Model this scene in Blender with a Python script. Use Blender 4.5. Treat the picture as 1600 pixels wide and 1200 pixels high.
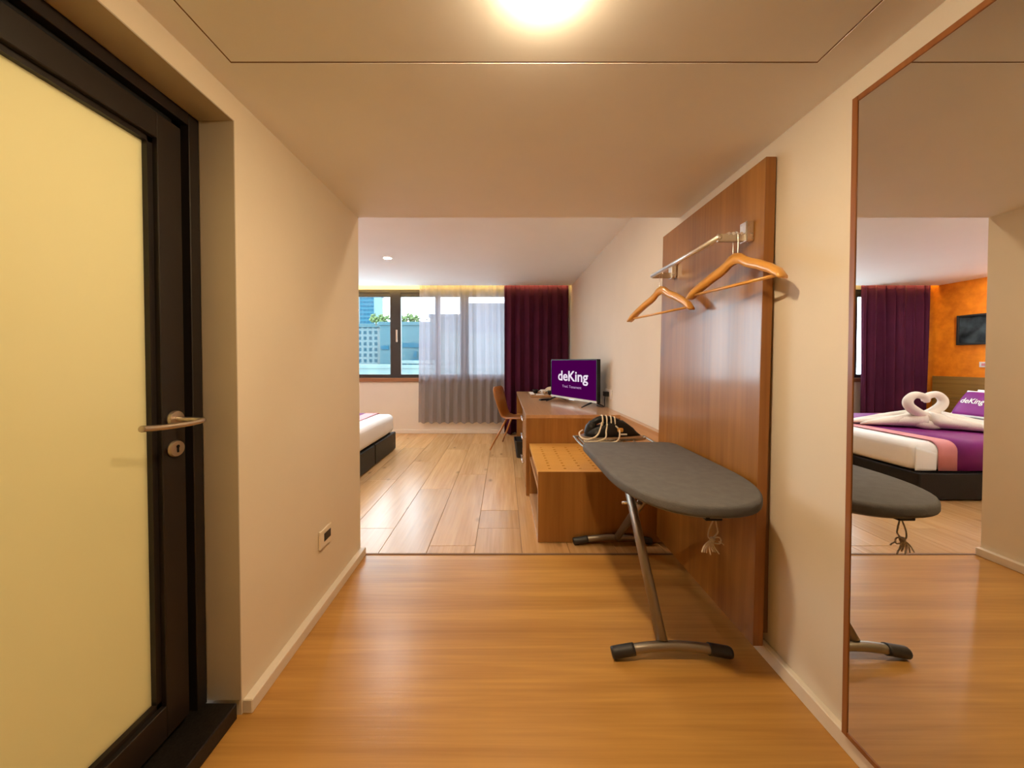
import bpy, bmesh, math, random
from mathutils import Vector, Matrix
random.seed(7)
S = bpy.context.scene
C = S.collection
PI = math.pi
for o in list(bpy.data.objects):
    bpy.data.objects.remove(o)

# ------------------------------------------------------------------ camera, sky, exposure
cam_d = bpy.data.cameras.new('camera'); cam = bpy.data.objects.new('camera', cam_d); C.objects.link(cam)
cam.location = (0, 0, 1.25); cam.rotation_euler = (math.radians(89.0), 0, 0)
cam_d.sensor_fit = 'HORIZONTAL'; cam_d.sensor_width = 36; cam_d.lens = 550/1600*36
cam_d.shift_x = 0.0075; cam_d.shift_y = -0.0165; cam_d.clip_start = 0.02; cam_d.clip_end = 2000
S.camera = cam

W = bpy.data.worlds.new('world'); S.world = W; W.use_nodes = True
bg = W.node_tree.nodes['Background']
bg.inputs['Color'].default_value = (0.93, 0.96, 1.0, 1); bg.inputs['Strength'].default_value = 5.8

def portal(loc, sx, sy, rot):
    d = bpy.data.lights.new('window_portal', 'AREA'); d.shape = 'RECTANGLE'; d.size = sx; d.size_y = sy
    d.cycles.is_portal = True
    o = bpy.data.objects.new('window_portal', d); C.objects.link(o); o.location = loc; o.rotation_euler = rot
portal((-1.9, 6.2, 1.71), 5.4, 1.5, (-PI/2, 0, 0))

S.view_settings.view_transform = 'Standard'; S.view_settings.look = 'None'
S.view_settings.gamma = 1; S.view_settings.use_curve_mapping = False
S.view_settings.exposure = 1.0
S.cycles.use_denoising = True
S.cycles.max_bounces = 8; S.cycles.diffuse_bounces = 5; S.cycles.glossy_bounces = 4
S.cycles.adaptive_threshold = 0.045
S.cycles.transparent_max_bounces = 12; S.cycles.transmission_bounces = 6
S.cycles.caustics_reflective = False; S.cycles.caustics_refractive = False
S.cycles.sample_clamp_indirect = 6

K_CORR = 545      # radiance of the lamps' glowing faces
K_ROOM = 425
K_COVE = 22
K_BATH = 7.5
WARM = (1.0, 0.755, 0.46)
WARM2 = (1.0, 0.955, 0.91)

# ------------------------------------------------------------------ helpers
def thing(name, label, cat, loc=(0, 0, 0), rz=0, group=None):
    o = bpy.data.objects.new(name, None); C.objects.link(o)
    o.location = loc; o.rotation_euler = (0, 0, rz); o.empty_display_size = 0.1
    o['label'] = label; o['category'] = cat
    if group: o['group'] = group
    return o

def tag(o, label, cat, group=None):
    o['label'] = label; o['category'] = cat
    if group: o['group'] = group
    return o

def obj(name, bm, m, parent=None, world=False, smooth=False, loc=None):
    """link bm as one mesh object; world=True: bm is in world axes, moved to the parent's origin"""
    if world and parent is not None:
        off = Vector((0, 0, 0)); p = parent
        while p: off += p.location; p = p.parent
        bmesh.ops.translate(bm, verts=bm.verts, vec=-off)
    bmesh.ops.recalc_face_normals(bm, faces=bm.faces)
    me = bpy.data.meshes.new(name); bm.to_mesh(me); bm.free()
    if m: me.materials.append(m)
    if smooth:
        me.polygons.foreach_set('use_smooth', [True]*len(me.polygons))
    o = bpy.data.objects.new(name, me); C.objects.link(o)
    if loc: o.location = loc
    if parent: o.parent = parent
    return o

def struct(name, bm, m, parent=None, label=None):
    o = obj(name, bm, m, parent)
    if parent is None: o['kind'] = 'structure'
    if label: o['label'] = label
    return o

def B(): return bmesh.new()

def bx(bm, x0, x1, y0, y1, z0, z1, bev=0, seg=2):
    t = bmesh.new() if bev else bm
    vs = [t.verts.new((x, y, z)) for x in (x0, x1) for y in (y0, y1) for z in (z0, z1)]
    for f in ((0, 1, 3, 2), (4, 6, 7, 5), (0, 4, 5, 1), (2, 3, 7, 6), (0, 2, 6, 4), (1, 5, 7, 3)):
        t.faces.new([vs[i] for i in f])
    if bev:
        bmesh.ops.recalc_face_normals(t, faces=t.faces)
        bmesh.ops.bevel(t, geom=t.edges[:], offset=bev, segments=seg, profile=0.5, affect='EDGES')
        merge(bm, t)
    return bm

def merge(bm, t, M=None):
    if M is not None: bmesh.ops.transform(t, matrix=M, verts=t.verts)
    me = bpy.data.meshes.new('tmp'); t.to_mesh(me); t.free()
    bm.from_mesh(me); bpy.data.meshes.remove(me)

def box(*a, **k): return bx(B(), *a, **k)

def frames(pts, closed=False):
    """parallel-transport frames along a polyline"""
    n = len(pts); T = []
    for i in range(n):
        a = pts[(i-1) % n] if (closed or i > 0) else pts[i]
        b = pts[(i+1) % n] if (closed or i < n-1) else pts[i]
        T.append((b-a).normalized())
    up = Vector((0, 0, 1)) if abs(T[0].z) < 0.9 else Vector((1, 0, 0))
    u = (up - T[0]*up.dot(T[0])).normalized(); out = []
    for t in T:
        u = (u - t*u.dot(t)).normalized()
        out.append((t, u, t.cross(u)))
    return out

def tube(bm, pts, r, n=8, closed=False, cap=True, flat=1.0):
    """sweep a circle (or ellipse) of radius r (number or list) along pts"""
    pts = [Vector(p) for p in pts]; fr = frames(pts, closed); rings = []
    for i, p in enumerate(pts):
        ri = r[i] if isinstance(r, (list, tuple)) else r
        t, u, v = fr[i]
        rings.append([bm.verts.new(p + u*math.cos(a)*ri + v*math.sin(a)*ri*flat)
                      for a in (2*PI*k/n for k in range(n))])
    m = len(rings)
    for i in range(m if closed else m-1):
        a, b = rings[i], rings[(i+1) % m]
        for k in range(n):
            bm.faces.new((a[k], a[(k+1) % n], b[(k+1) % n], b[k]))
    if cap and not closed:
        bm.faces.new(rings[0]); bm.faces.new(rings[-1])
    return bm

def smooth_path(ctrl, n=8, closed=False):
    P = [Vector(p) for p in ctrl]; out = []; N = len(P)
    rng = range(N if closed else N-1)
    for i in rng:
        if closed: p0, p1, p2, p3 = P[i-1], P[i], P[(i+1) % N], P[(i+2) % N]
        else: p0, p1, p2, p3 = P[max(i-1, 0)], P[i], P[i+1], P[min(i+2, N-1)]
        for k in range(n):
            t = k/n
            out.append(0.5*((2*p1) + (p2-p0)*t + (2*p0-5*p1+4*p2-p3)*t*t + (3*p1-p0-3*p2+p3)*t**3))
    if not closed: out.append(P[-1])
    return out

def lathe(bm, prof, c=(0, 0, 0), n=24, axis='Z'):
    rings = []
    for r, h in prof:
        ring = []
        for k in range(n):
            a = 2*PI*k/n; p = (r*math.cos(a), r*math.sin(a), h)
            if axis == 'X': p = (h, p[0], p[1])
            if axis == 'Y': p = (p[0], h, p[1])
            ring.append(bm.verts.new(Vector(p)+Vector(c)))
        rings.append(ring)
    for a, b in zip(rings, rings[1:]):
        for k in range(n): bm.faces.new((a[k], a[(k+1) % n], b[(k+1) % n], b[k]))
    bm.faces.new(rings[0]); bm.faces.new(rings[-1])
    return bm

def prism(bm, poly, z0, z1, bev=0, seg=3):
    """polygon in XY extruded in z"""
    t = B()
    a = [t.verts.new((p[0], p[1], z0)) for p in poly]; b = [t.verts.new((p[0], p[1], z1)) for p in poly]
    n = len(poly)
    for i in range(n): t.faces.new((a[i], a[(i+1) % n], b[(i+1) % n], b[i]))
    fa = t.faces.new(a); fb = t.faces.new(b)
    bmesh.ops.recalc_face_normals(t, faces=t.faces)
    if bev:
        es = [e for e in t.edges if abs(e.verts[0].co.z-e.verts[1].co.z) < 1e-6]
        bmesh.ops.bevel(t, geom=es, offset=bev, segments=seg, profile=0.5, affect='EDGES')
    merge(bm, t)
    return bm

def loft(bm, secs, cap=True):
    rings = [[bm.verts.new(p) for p in s] for s in secs]; n = len(rings[0])
    for a, b in zip(rings, rings[1:]):
        for k in range(n): bm.faces.new((a[k], a[(k+1) % n], b[(k+1) % n], b[k]))
    if cap: bm.faces.new(rings[0]); bm.faces.new(rings[-1])
    return bm

def sheet(bm, grid, thick=0):
    R = [[bm.verts.new(p) for p in row] for row in grid]
    fs = []
    for a, b in zip(R, R[1:]):
        for k in range(len(a)-1): fs.append(bm.faces.new((a[k], a[k+1], b[k+1], b[k])))
    return bm

def text_bm(body, width, height, depth=0.0012, bold=0.0):
    """text as mesh in the XZ plane, facing -Y, lower left at 0,0"""
    cu = bpy.data.curves.new('txt', 'FONT'); cu.body = body; cu.size = 1; cu.extrude = 0.01; cu.offset = bold
    cu.resolution_u = 4
    o = bpy.data.objects.new('txt', cu); C.objects.link(o)
    dg = bpy.context.evaluated_depsgraph_get()
    me = bpy.data.meshes.new_from_object(o.evaluated_get(dg))
    bm = B(); bm.from_mesh(me)
    bpy.data.objects.remove(o); bpy.data.curves.remove(cu); bpy.data.meshes.remove(me)
    xs = [v.co.x for v in bm.verts]; ys = [v.co.y for v in bm.verts]
    x0, x1, y0, y1 = min(xs), max(xs), min(ys), max(ys)
    for v in bm.verts:
        v.co = Vector(((v.co.x-x0)/(x1-x0)*width, -depth*(v.co.z/0.02+0.5), (v.co.y-y0)/(y1-y0)*height))
    return bm

# ------------------------------------------------------------------ materials
def new_mat(name):
    m = bpy.data.materials.new(name); m.use_nodes = True
    nt = m.node_tree; p = nt.nodes['Principled BSDF']
    return m, nt, p

def setc(p, col, rough=0.5, metal=0, spec=None, coat=0, coat_r=0.1):
    p.inputs['Base Color'].default_value = (*col, 1); p.inputs['Roughness'].default_value = rough
    p.inputs['Metallic'].default_value = metal
    if spec is not None: p.inputs['Specular IOR Level'].default_value = spec
    p.inputs['Coat Weight'].default_value = coat; p.inputs['Coat Roughness'].default_value = coat_r

def N(nt, t, **k):
    n = nt.nodes.new(t)
    for a, b in k.items(): setattr(n, a, b)
    return n

def paint(name, col, var=0.04, scale=3, rough=0.6, bump=0.03, bscale=90, spec=0.3, **k):
    m, nt, p = new_mat(name); setc(p, col, rough, spec=spec, **k)
    tc = N(nt, 'ShaderNodeTexCoord'); nz = N(nt, 'ShaderNodeTexNoise'); nz.inputs['Scale'].default_value = scale
    nz.inputs['Detail'].default_value = 4
    nt.links.new(tc.outputs['Object'], nz.inputs['Vector'])
    r = N(nt, 'ShaderNodeValToRGB')
    r.color_ramp.elements[0].position = 0.3; r.color_ramp.elements[1].position = 0.7
    r.color_ramp.elements[0].color = (*[c*(1-var) for c in col], 1)
    r.color_ramp.elements[1].color = (*[min(1, c*(1+var)) for c in col], 1)
    nt.links.new(nz.outputs['Fac'], r.inputs['Fac']); nt.links.new(r.outputs['Color'], p.inputs['Base Color'])
    if bump:
        b = N(nt, 'ShaderNodeTexNoise'); b.inputs['Scale'].default_value = bscale; b.inputs['Detail'].default_value = 3
        nt.links.new(tc.outputs['Object'], b.inputs['Vector'])
        bn = N(nt, 'ShaderNodeBump'); bn.inputs['Strength'].default_value = bump; bn.inputs['Distance'].default_value = 0.01
        nt.links.new(b.outputs['Fac'], bn.inputs['Height']); nt.links.new(bn.outputs['Normal'], p.inputs['Normal'])
    return m

def wood(name, light, dark, axis='Y', fine=60, broad=5, along=1.6, rough=0.4, coat=0.0, coat_r=0.1, rnd=0.0, knots=None, bump=0.05, spec=0.5, fmix=0.35):
    m, nt, p = new_mat(name); setc(p, light, rough, coat=coat, coat_r=coat_r, spec=spec)
    tc = N(nt, 'ShaderNodeTexCoord'); oi = N(nt, 'ShaderNodeObjectInfo')
    add = N(nt, 'ShaderNodeVectorMath', operation='ADD'); sc = N(nt, 'ShaderNodeVectorMath', operation='SCALE')
    cmb = N(nt, 'ShaderNodeCombineXYZ')
    for i in range(3): nt.links.new(oi.outputs['Random'], cmb.inputs[i])
    nt.links.new(cmb.outputs[0], sc.inputs[0]); sc.inputs['Scale'].default_value = 13.0 if rnd else 0.0
    nt.links.new(tc.outputs['Object'], add.inputs[0]); nt.links.new(sc.outputs[0], add.inputs[1])
    def noise(s_across, s_along, detail, dist=0.0):
        mp = N(nt, 'ShaderNodeMapping'); v = [s_across]*3; v['XYZ'.index(axis)] = s_along
        mp.inputs['Scale'].default_value = v
        nt.links.new(add.outputs[0], mp.inputs['Vector'])
        nz = N(nt, 'ShaderNodeTexNoise'); nz.inputs['Scale'].default_value = 1; nz.inputs['Detail'].default_value = detail
        nz.inputs['Distortion'].default_value = dist
        nt.links.new(mp.outputs[0], nz.inputs['Vector']); return nz
    f = noise(fine, along*1.5, 6); b = noise(broad, along*0.45, 3, 1.2)
    mx = N(nt, 'ShaderNodeMix', data_type='FLOAT'); mx.inputs[0].default_value = fmix
    nt.links.new(b.outputs['Fac'], mx.inputs[2]); nt.links.new(f.outputs['Fac'], mx.inputs[3])
    r = N(nt, 'ShaderNodeValToRGB'); r.color_ramp.elements[0].position = 0.33; r.color_ramp.elements[1].position = 0.66
    r.color_ramp.elements[0].color = (*dark, 1); r.color_ramp.elements[1].color = (*light, 1)
    nt.links.new(mx.outputs[0], r.inputs['Fac'])
    col = r.outputs['Color']
    if knots:
        vo = N(nt, 'ShaderNodeTexVoronoi'); mp = N(nt, 'ShaderNodeMapping'); v = [5.5]*3; v['XYZ'.index(axis)] = 2.6
        mp.inputs['Scale'].default_value = v; nt.links.new(add.outputs[0], mp.inputs['Vector'])
        nt.links.new(mp.outputs[0], vo.inputs['Vector']); vo.inputs['Scale'].default_value = 1.0
        kr = N(nt, 'ShaderNodeMapRange'); kr.inputs[1].default_value = 0.03; kr.inputs[2].default_value = 0.15
        kr.inputs[3].default_value = knots; kr.inputs[4].default_value = 0.0
        nt.links.new(vo.outputs['Distance'], kr.inputs[0])
        km = N(nt, 'ShaderNodeMix', data_type='RGBA'); nt.links.new(kr.outputs[0], km.inputs[0])
        nt.links.new(col, km.inputs[6]); km.inputs[7].default_value = (*[c*0.35 for c in dark], 1)
        col = km.outputs[2]
    if rnd:
        hv = N(nt, 'ShaderNodeHueSaturation'); mr = N(nt, 'ShaderNodeMapRange')
        mr.inputs[3].default_value = 1-rnd; mr.inputs[4].default_value = 1+rnd
        nt.links.new(oi.outputs['Random'], mr.inputs[0]); nt.links.new(mr.outputs[0], hv.inputs['Value'])
        nt.links.new(col, hv.inputs['Color']); col = hv.outputs[0]
    nt.links.new(col, p.inputs['Base Color'])
    bn = N(nt, 'ShaderNodeBump'); bn.inputs['Strength'].default_value = bump; bn.inputs['Distance'].default_value = 0.004
    nt.links.new(f.outputs['Fac'], bn.inputs['Height']); nt.links.new(bn.outputs['Normal'], p.inputs['Normal'])
    return m

def plain(name, col, rough=0.5, metal=0, **k):
    return paint(name, col, var=0.03, scale=12, rough=rough, bump=0.0, spec=k.pop('spec', 0.5), **k) if not metal else metal_mat(name, col, rough)

def metal_mat(name, col, rough):
    m, nt, p = new_mat(name); setc(p, col, rough, 1.0)
    tc = N(nt, 'ShaderNodeTexCoord'); nz = N(nt, 'ShaderNodeTexNoise'); nz.inputs['Scale'].default_value = 60
    nt.links.new(tc.outputs['Object'], nz.inputs['Vector'])
    mr = N(nt, 'ShaderNodeMapRange'); mr.inputs[3].default_value = rough*0.95; mr.inputs[4].default_value = rough*1.05
    nt.links.new(nz.outputs['Fac'], mr.inputs[0]); nt.links.new(mr.outputs[0], p.inputs['Roughness'])
    return m

def glow(name, col, strength):
    m = bpy.data.materials.new(name); m.use_nodes = True; nt = m.node_tree
    nt.nodes.remove(nt.nodes['Principled BSDF'])
    e = N(nt, 'ShaderNodeEmission'); e.inputs[0].default_value = (*col, 1); e.inputs[1].default_value = strength
    nt.links.new(e.outputs[0], nt.nodes['Material Output'].inputs[0]); return m

def mixmat(name, parts):
    """parts: list of (node type, settings, weight) mixed in turn"""
    m = bpy.data.materials.new(name); m.use_nodes = True; nt = m.node_tree
    nt.nodes.remove(nt.nodes['Principled BSDF']); out = nt.nodes['Material Output']; prev = None; tot = 0
    for typ, st, w in parts:
        n = N(nt, typ)
        for k, v in st.items(): n.inputs[k].default_value = (*v, 1) if isinstance(v, tuple) else v
        tot += w
        if prev is None: prev = n.outputs[0]
        else:
            mx = N(nt, 'ShaderNodeMixShader'); mx.inputs[0].default_value = w/tot
            nt.links.new(prev, mx.inputs[1]); nt.links.new(n.outputs[0], mx.inputs[2]); prev = mx.outputs[0]
    nt.links.new(prev, out.inputs[0]); return m

M = {}
M['wall'] = paint('wall_paint', (0.79, 0.70, 0.55), var=0.02, bump=0.02)
M['ceil'] = paint('ceiling_paint', (0.90, 0.885, 0.86), var=0.015, bump=0.01)
M['rceil'] = paint('room_ceiling_paint', (0.92, 0.92, 0.92), var=0.01, bump=0.01)
M['rwall'] = paint('room_wall_paint', (0.745, 0.665, 0.55), var=0.02, bump=0.02)
M['base'] = paint('skirting_paint', (0.80, 0.72, 0.60), var=0.02, rough=0.45, bump=0)
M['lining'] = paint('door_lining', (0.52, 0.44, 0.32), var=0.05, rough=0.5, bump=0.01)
M['orange'] = paint('orange_plaster', (0.98, 0.25, 0.012), var=0.25, scale=8, rough=0.5, bump=0.15, bscale=14)
M['corr_floor'] = wood('corridor_vinyl', (0.60, 0.315, 0.080), (0.41, 0.195, 0.044), axis='X', fine=75, broad=9, along=1.2, rough=0.29, bump=0.12, spec=0.45)
M['plank'] = wood('oak_plank', (0.66, 0.40, 0.175), (0.47, 0.25, 0.09), axis='Y', fine=55, broad=6, along=1.4, rough=0.27, rnd=0.1, knots=0.6, bump=0.08, spec=0.5, fmix=0.45)
M['gap'] = plain('joint_dark', (0.20, 0.105, 0.048), 0.8)
M['panel'] = wood('panel_veneer', (0.39, 0.170, 0.030), (0.22, 0.080, 0.010), axis='Z', fine=48, broad=7, along=1.0, rough=0.34, coat=0.55, coat_r=0.13, bump=0.05)
M['edge'] = wood('panel_edge', (0.36, 0.150, 0.032), (0.24, 0.09, 0.016), axis='Z', fine=60, broad=10, along=1.0, rough=0.45, coat=0.1)
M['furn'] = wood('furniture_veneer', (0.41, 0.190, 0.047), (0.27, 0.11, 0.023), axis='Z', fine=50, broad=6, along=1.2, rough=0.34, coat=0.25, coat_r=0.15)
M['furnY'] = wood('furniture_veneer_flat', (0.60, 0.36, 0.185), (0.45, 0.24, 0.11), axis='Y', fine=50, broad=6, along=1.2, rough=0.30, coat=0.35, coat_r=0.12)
M['rack'] = wood('rack_top_veneer', (0.78, 0.42, 0.10), (0.66, 0.33, 0.07), axis='X', fine=55, broad=6, along=1.3, rough=0.32, coat=0.2, coat_r=0.15)
M['hang'] = wood('hanger_wood', (0.80, 0.42, 0.10), (0.66, 0.31, 0.06), axis='X', fine=60, broad=9, along=2, rough=0.3, coat=0.3)
M['head'] = wood('headboard_veneer', (0.34, 0.19, 0.045), (0.22, 0.11, 0.02), axis='Y', fine=70, broad=14, along=1.0, rough=0.4, fmix=0.5)
M['chair'] = wood('chair_ply', (0.50, 0.20, 0.045), (0.36, 0.13, 0.025), axis='Z', fine=50, broad=8, along=2, rough=0.28, coat=0.3)
M['mirror_wood'] = wood('mirror_frame_wood', (0.32, 0.12, 0.03), (0.2, 0.06, 0.012), axis='Z', fine=70, broad=12, rough=0.35, coat=0.2)
M['door'] = plain('door_black', (0.013, 0.0085, 0.006), 0.45)
M['doorgap'] = plain('door_gasket', (0.004, 0.004, 0.004), 0.8)
M['granite'] = paint('black_granite', (0.014, 0.011, 0.009), var=0.6, scale=120, rough=0.3, bump=0)
M['steel'] = metal_mat('satin_steel', (0.60, 0.52, 0.43), 0.36)
M['chrome'] = metal_mat('chrome', (0.78, 0.77, 0.75), 0.27)
M['rod'] = metal_mat('brushed_rod', (0.88, 0.87, 0.86), 0.42)
M['tubesteel'] = metal_mat('grey_tube', (0.33, 0.29, 0.24), 0.42)
M['black'] = plain('black_plastic', (0.006, 0.006, 0.0065), 0.42, spec=0.35)
M['rubber'] = plain('rubber_cap', (0.022, 0.021, 0.022), 0.45)
M['white'] = plain('white_plastic', (0.80, 0.77, 0.72), 0.4)
M['mirror'] = metal_mat('mirror_silver', (0.82, 0.82, 0.80), 0.0)
M['grey_cloth'] = paint('board_cover', (0.138, 0.135, 0.137), var=0.08, scale=25, rough=0.85, bump=0.25, bscale=260, spec=0.2)
M['cord'] = paint('cotton_cord', (0.62, 0.52, 0.42), var=0.1, scale=60, rough=0.9, bump=0.3, bscale=300)
M['iron_cord'] = paint('iron_flex', (0.80, 0.71, 0.56), var=0.1, scale=60, rough=0.6, bump=0)
M['linen'] = paint('white_linen', (0.90, 0.88, 0.85), var=0.02, scale=6, rough=0.85, bump=0.2, bscale=9, spec=0.2)
M['towel'] = paint('towel_terry', (0.90, 0.82, 0.72), var=0.03, scale=8, rough=0.95, bump=0.5, bscale=160, spec=0.1)
M['leather'] = paint('black_leather', (0.007, 0.0062, 0.0055), var=0.2, scale=20, rough=0.42, bump=0.15, bscale=120, spec=0.3)
M['purple'] = paint('purple_satin', (0.20, 0.012, 0.16), var=0.06, scale=10, rough=0.55, bump=0.05)
M['pink'] = paint('pink_satin', (0.68, 0.26, 0.27), var=0.04, scale=10, rough=0.55, bump=0.05)
M['drape'] = paint('aubergine_drape', (0.068, 0.008, 0.031), var=0.12, scale=4, rough=0.8, bump=0.15, bscale=200, spec=0.2)
M['winframe'] = plain('window_aluminium', (0.028, 0.022, 0.018), 0.4)
M['sill'] = wood('sill_wood', (0.33, 0.14, 0.05), (0.24, 0.09, 0.03), axis='X', rough=0.4)
M['frost'] = mixmat('frosted_glass', [('ShaderNodeBsdfTranslucent', {'Color': (0.97, 0.86, 0.60)}, 0.80), ('ShaderNodeBsdfDiffuse', {'Color': (0.8, 0.72, 0.5)}, 0.16), ('ShaderNodeBsdfGlossy', {'Color': (1.0, 1.0, 1.0), 'Roughness': 0.12}, 0.03)])
M['glass'] = mixmat('window_glass', [('ShaderNodeBsdfTransparent', {'Color': (0.86, 0.95, 0.98)}, 0.95), ('ShaderNodeBsdfGlossy', {'Color': (1.0, 1.0, 1.0), 'Roughness': 0.02}, 0.04)])
M['sheer'] = mixmat('sheer_voile', [('ShaderNodeBsdfTransparent', {'Color': (1.0, 1.0, 1.0)}, 0.22), ('ShaderNodeBsdfTranslucent', {'Color': (0.28, 0.245, 0.285)}, 0.38), ('ShaderNodeBsdfDiffuse', {'Color': (0.41, 0.38, 0.38)}, 0.40)])
M['lamp_corr'] = glow('lamp_corridor', WARM, K_CORR)
M['lamp_room'] = glow('lamp_room', WARM2, K_ROOM)
M['lamp_warm'] = glow('lamp_room_warm', (1.0, 0.80, 0.55), K_ROOM*0.38)
M['cove'] = glow('led_strip', (1.0, 0.66, 0.18), K_COVE)
M['screen'] = glow('tv_screen', (0.062, 0.000, 0.062), 0.5)
M['screen_text'] = glow('tv_text', (0.86, 0.74, 0.86), 0.5)
M['screen_text2'] = glow('tv_text_small', (0.50, 0.30, 0.52), 0.5)

# ------------------------------------------------------------------ the setting
XL, XR, XO = -0.928, 1.115, -5.06       # corridor left, right wall, orange wall
YT, YW, YC = 2.25, 6.064, 5.86          # threshold, window wall, ceiling edge before the curtain pocket
HC, HR = 2.16, 2.503                    # corridor and room ceilings
YB = -1.3

struct('floor_corridor', box(-1.05, XR+0.1, YB, YT, -0.06, 0.0), M['corr_floor'])
fl = struct('floor_room', box(XO-0.1, XR+0.1, YT+0.001, YW+0.1, -0.06, -0.008), M['gap'])
# oak planks of the room, each one a piece
PWID = 0.312; PG = 0.0011
joints = {-1: [2.61, 4.35], 0: [3.42, 4.95], 1: [2.36, 3.86, 5.3], 2: [2.61, 2.925, 4.55], 3: [3.75, 5.2], 4: [2.75, 4.4]}
x0 = -0.82
k = math.floor((XO-x0)/PWID)
while x0+k*PWID < XR:
    a, b = x0+k*PWID, x0+(k+1)*PWID
    if k in joints: js = joints[k]
    else:
        rr = random.Random(k*31); s0 = YT+rr.uniform(0.3, 1.5); js = [s0, s0+rr.uniform(1.3, 1.8)]
    ys = [YT+0.012]+[j for j in js if j < YW-0.1]+[YW]
    for y0, y1 in zip(ys, ys[1:]):
        aa, bb = max(a, XO)+PG, min(b, XR)-PG
        if bb-aa < 0.02: continue
        cx, cy = (aa+bb)/2, (y0+y1)/2
        bm = box(aa-cx, bb-cx, y0+PG-cy, y1-PG-cy, -0.007, 0.0, bev=0.0012, seg=1)
        obj('plank', bm, M['plank'], fl, loc=(cx, cy, 0))
    k += 1
o = struct('trim_1', box(XL+0.03, XR, YT-0.004, YT+0.012, -0.01, 0.0035), M['gap'], label='thin dark joint strip between corridor and room floors')

# corridor left wall with the bathroom door opening
YD0, YD1, ZD = 0.20, 1.222, 2.074
bm = B()
bx(bm, -1.14, XL, YD1, YT, 0, 2.62); bx(bm, -1.14, XL, YB, YD0, 0, 2.62); bx(bm, -1.14, XL, YD0, YD1, ZD, 2.62)
struct('wall_left', bm, M['wall'])
struct('wall_right', box(XR, XR+0.12, YB, YW+0.2, -0.06, 2.75), M['rwall'])
struct('wall_back', box(-1.14, XR+0.12, YB-0.1, YB, -0.06, 2.62), M['wall'])
struct('wall_near', box(XO-0.1, -1.1, YT-0.1, YT, -0.06, 2.62), M['rwall'])
struct('wall_orange', box(XO-0.12, XO, YT-0.1, YW+0.2, -0.06, 2.75), M['orange'])
# window wall with its opening
WX0, WX1, WZ0, WZ1 = -4.62, 0.72, 0.957, 2.477
bm = B()
bx(bm, XO, WX0, YW, YW+0.16, -0.06, 2.75); bx(bm, WX1, XR, YW, YW+0.16, -0.06, 2.75)
bx(bm, WX0, WX1, YW, YW+0.16, -0.06, WZ0); bx(bm, WX0, WX1, YW, YW+0.16, WZ1, 2.75)
struct('wall_far', bm, M['rwall'])
# ceilings; the corridor's has a set-in access panel whose joint shade is painted as dark strips
HX0, HX1, HY1, G = -0.834, 0.955, 1.09, 0.005
bm = B()
bx(bm, XL-0.01, HX0-G/2, YB, YT, HC, HC+0.03); bx(bm, HX1+G/2, XR, YB, YT, HC, HC+0.03)
bx(bm, HX0-G/2, HX1+G/2, HY1+G/2, YT, HC, HC+0.03); bx(bm, HX0-G/2, HX1+G/2, YB, -0.9-G/2, HC, HC+0.03)
bx(bm, XL-0.01, XR, YB, YT, HC+0.03, HC+0.5)
ce = struct('ceiling_corridor', bm, M['ceil'])
obj('access_panel', box(HX0+G/2, HX1-G/2, -0.9+G/2, HY1-G/2, HC+0.001, HC+0.029), M['ceil'], ce)
bm = B(); q = G/2+0.0005; z0, z1 = HC+0.0012, HC+0.0288
bx(bm, HX0-q, HX0+q, -0.9-q, HY1+q, z0, z1); bx(bm, HX1-q, HX1+q, -0.9-q, HY1+q, z0, z1)
bx(bm, HX0+q, HX1-q, HY1-q, HY1+q, z0, z1); bx(bm, HX0+q, HX1-q, -0.9-q, -0.9+q, z0, z1)
obj('panel_joint', bm, M['gap'], ce)
bm = B()
bx(bm, XO, XR, YT, YC, HR, 2.75); bx(bm, XO, XR, YC, YW+0.16, 2.68, 2.75)
struct('ceiling_room', bm, M['rceil'])
# skirting
def base(n, *a): struct(n, box(*a, bev=0.003, seg=1), M['base'])
base('baseboard_left', XL, -0.893, 1.226, YT+0.002, 0, 0.05)
base('baseboard_right', 1.089, XR, YB, 2.40, 0, 0.058)
base('baseboard_far', XO, XR, 6.042, YW, 0, 0.066)
# bathroom shell behind the frosted door
bm = B()
bx(bm, -2.7, -1.14, 0.0, YT-0.1, -0.06, 0.0); bx(bm, -2.7, -1.14, -0.1, YT-0.1, 2.3, 2.36)
bx(bm, -2.8, -2.7, -0.1, YT-0.1, -0.06, 2.36); bx(bm, -2.7, -1.14, -0.1, 0.0, -0.06, 2.36)
struct('wall_bathroom', bm, M['rwall'])
ld = bpy.data.lights.new('bathroom_ceiling_light', 'AREA'); ld.shape = 'DISK'; ld.size = 0.35; ld.energy = K_BATH; ld.color = (0.94, 0.93, 0.71)
lo = bpy.data.objects.new('bathroom_ceiling_light', ld); C.objects.link(lo); lo.location = (-1.95, 0.9, 2.28)

# ------------------------------------------------------------------ bathroom door (door_1)
XD = -1.045
d1 = bpy.data.objects.new('door_1', None); C.objects.link(d1); d1.location = (XD, 0.7, 0); d1['kind'] = 'structure'
d1['label'] = 'black framed frosted glass door standing in the left wall'; d1['category'] = 'door'
bm = B()
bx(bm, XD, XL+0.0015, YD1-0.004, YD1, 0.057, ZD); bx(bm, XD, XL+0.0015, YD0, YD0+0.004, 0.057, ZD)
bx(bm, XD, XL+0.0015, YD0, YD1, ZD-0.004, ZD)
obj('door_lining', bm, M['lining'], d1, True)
FT = 2.052
bm = B()
bx(bm, XD-0.09, XD, 1.180, YD1-0.004, 0.05, ZD-0.004, bev=0.002, seg=1)
bx(bm, XD-0.09, XD, YD0+0.004, 0.246, 0.05, ZD-0.004, bev=0.002, seg=1)
bx(bm, XD-0.09, XD, 0.246, 1.180, 2.030, ZD-0.004, bev=0.002, seg=1)
obj('door_frame', bm, M['door'], d1, True)
bm = B()
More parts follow.
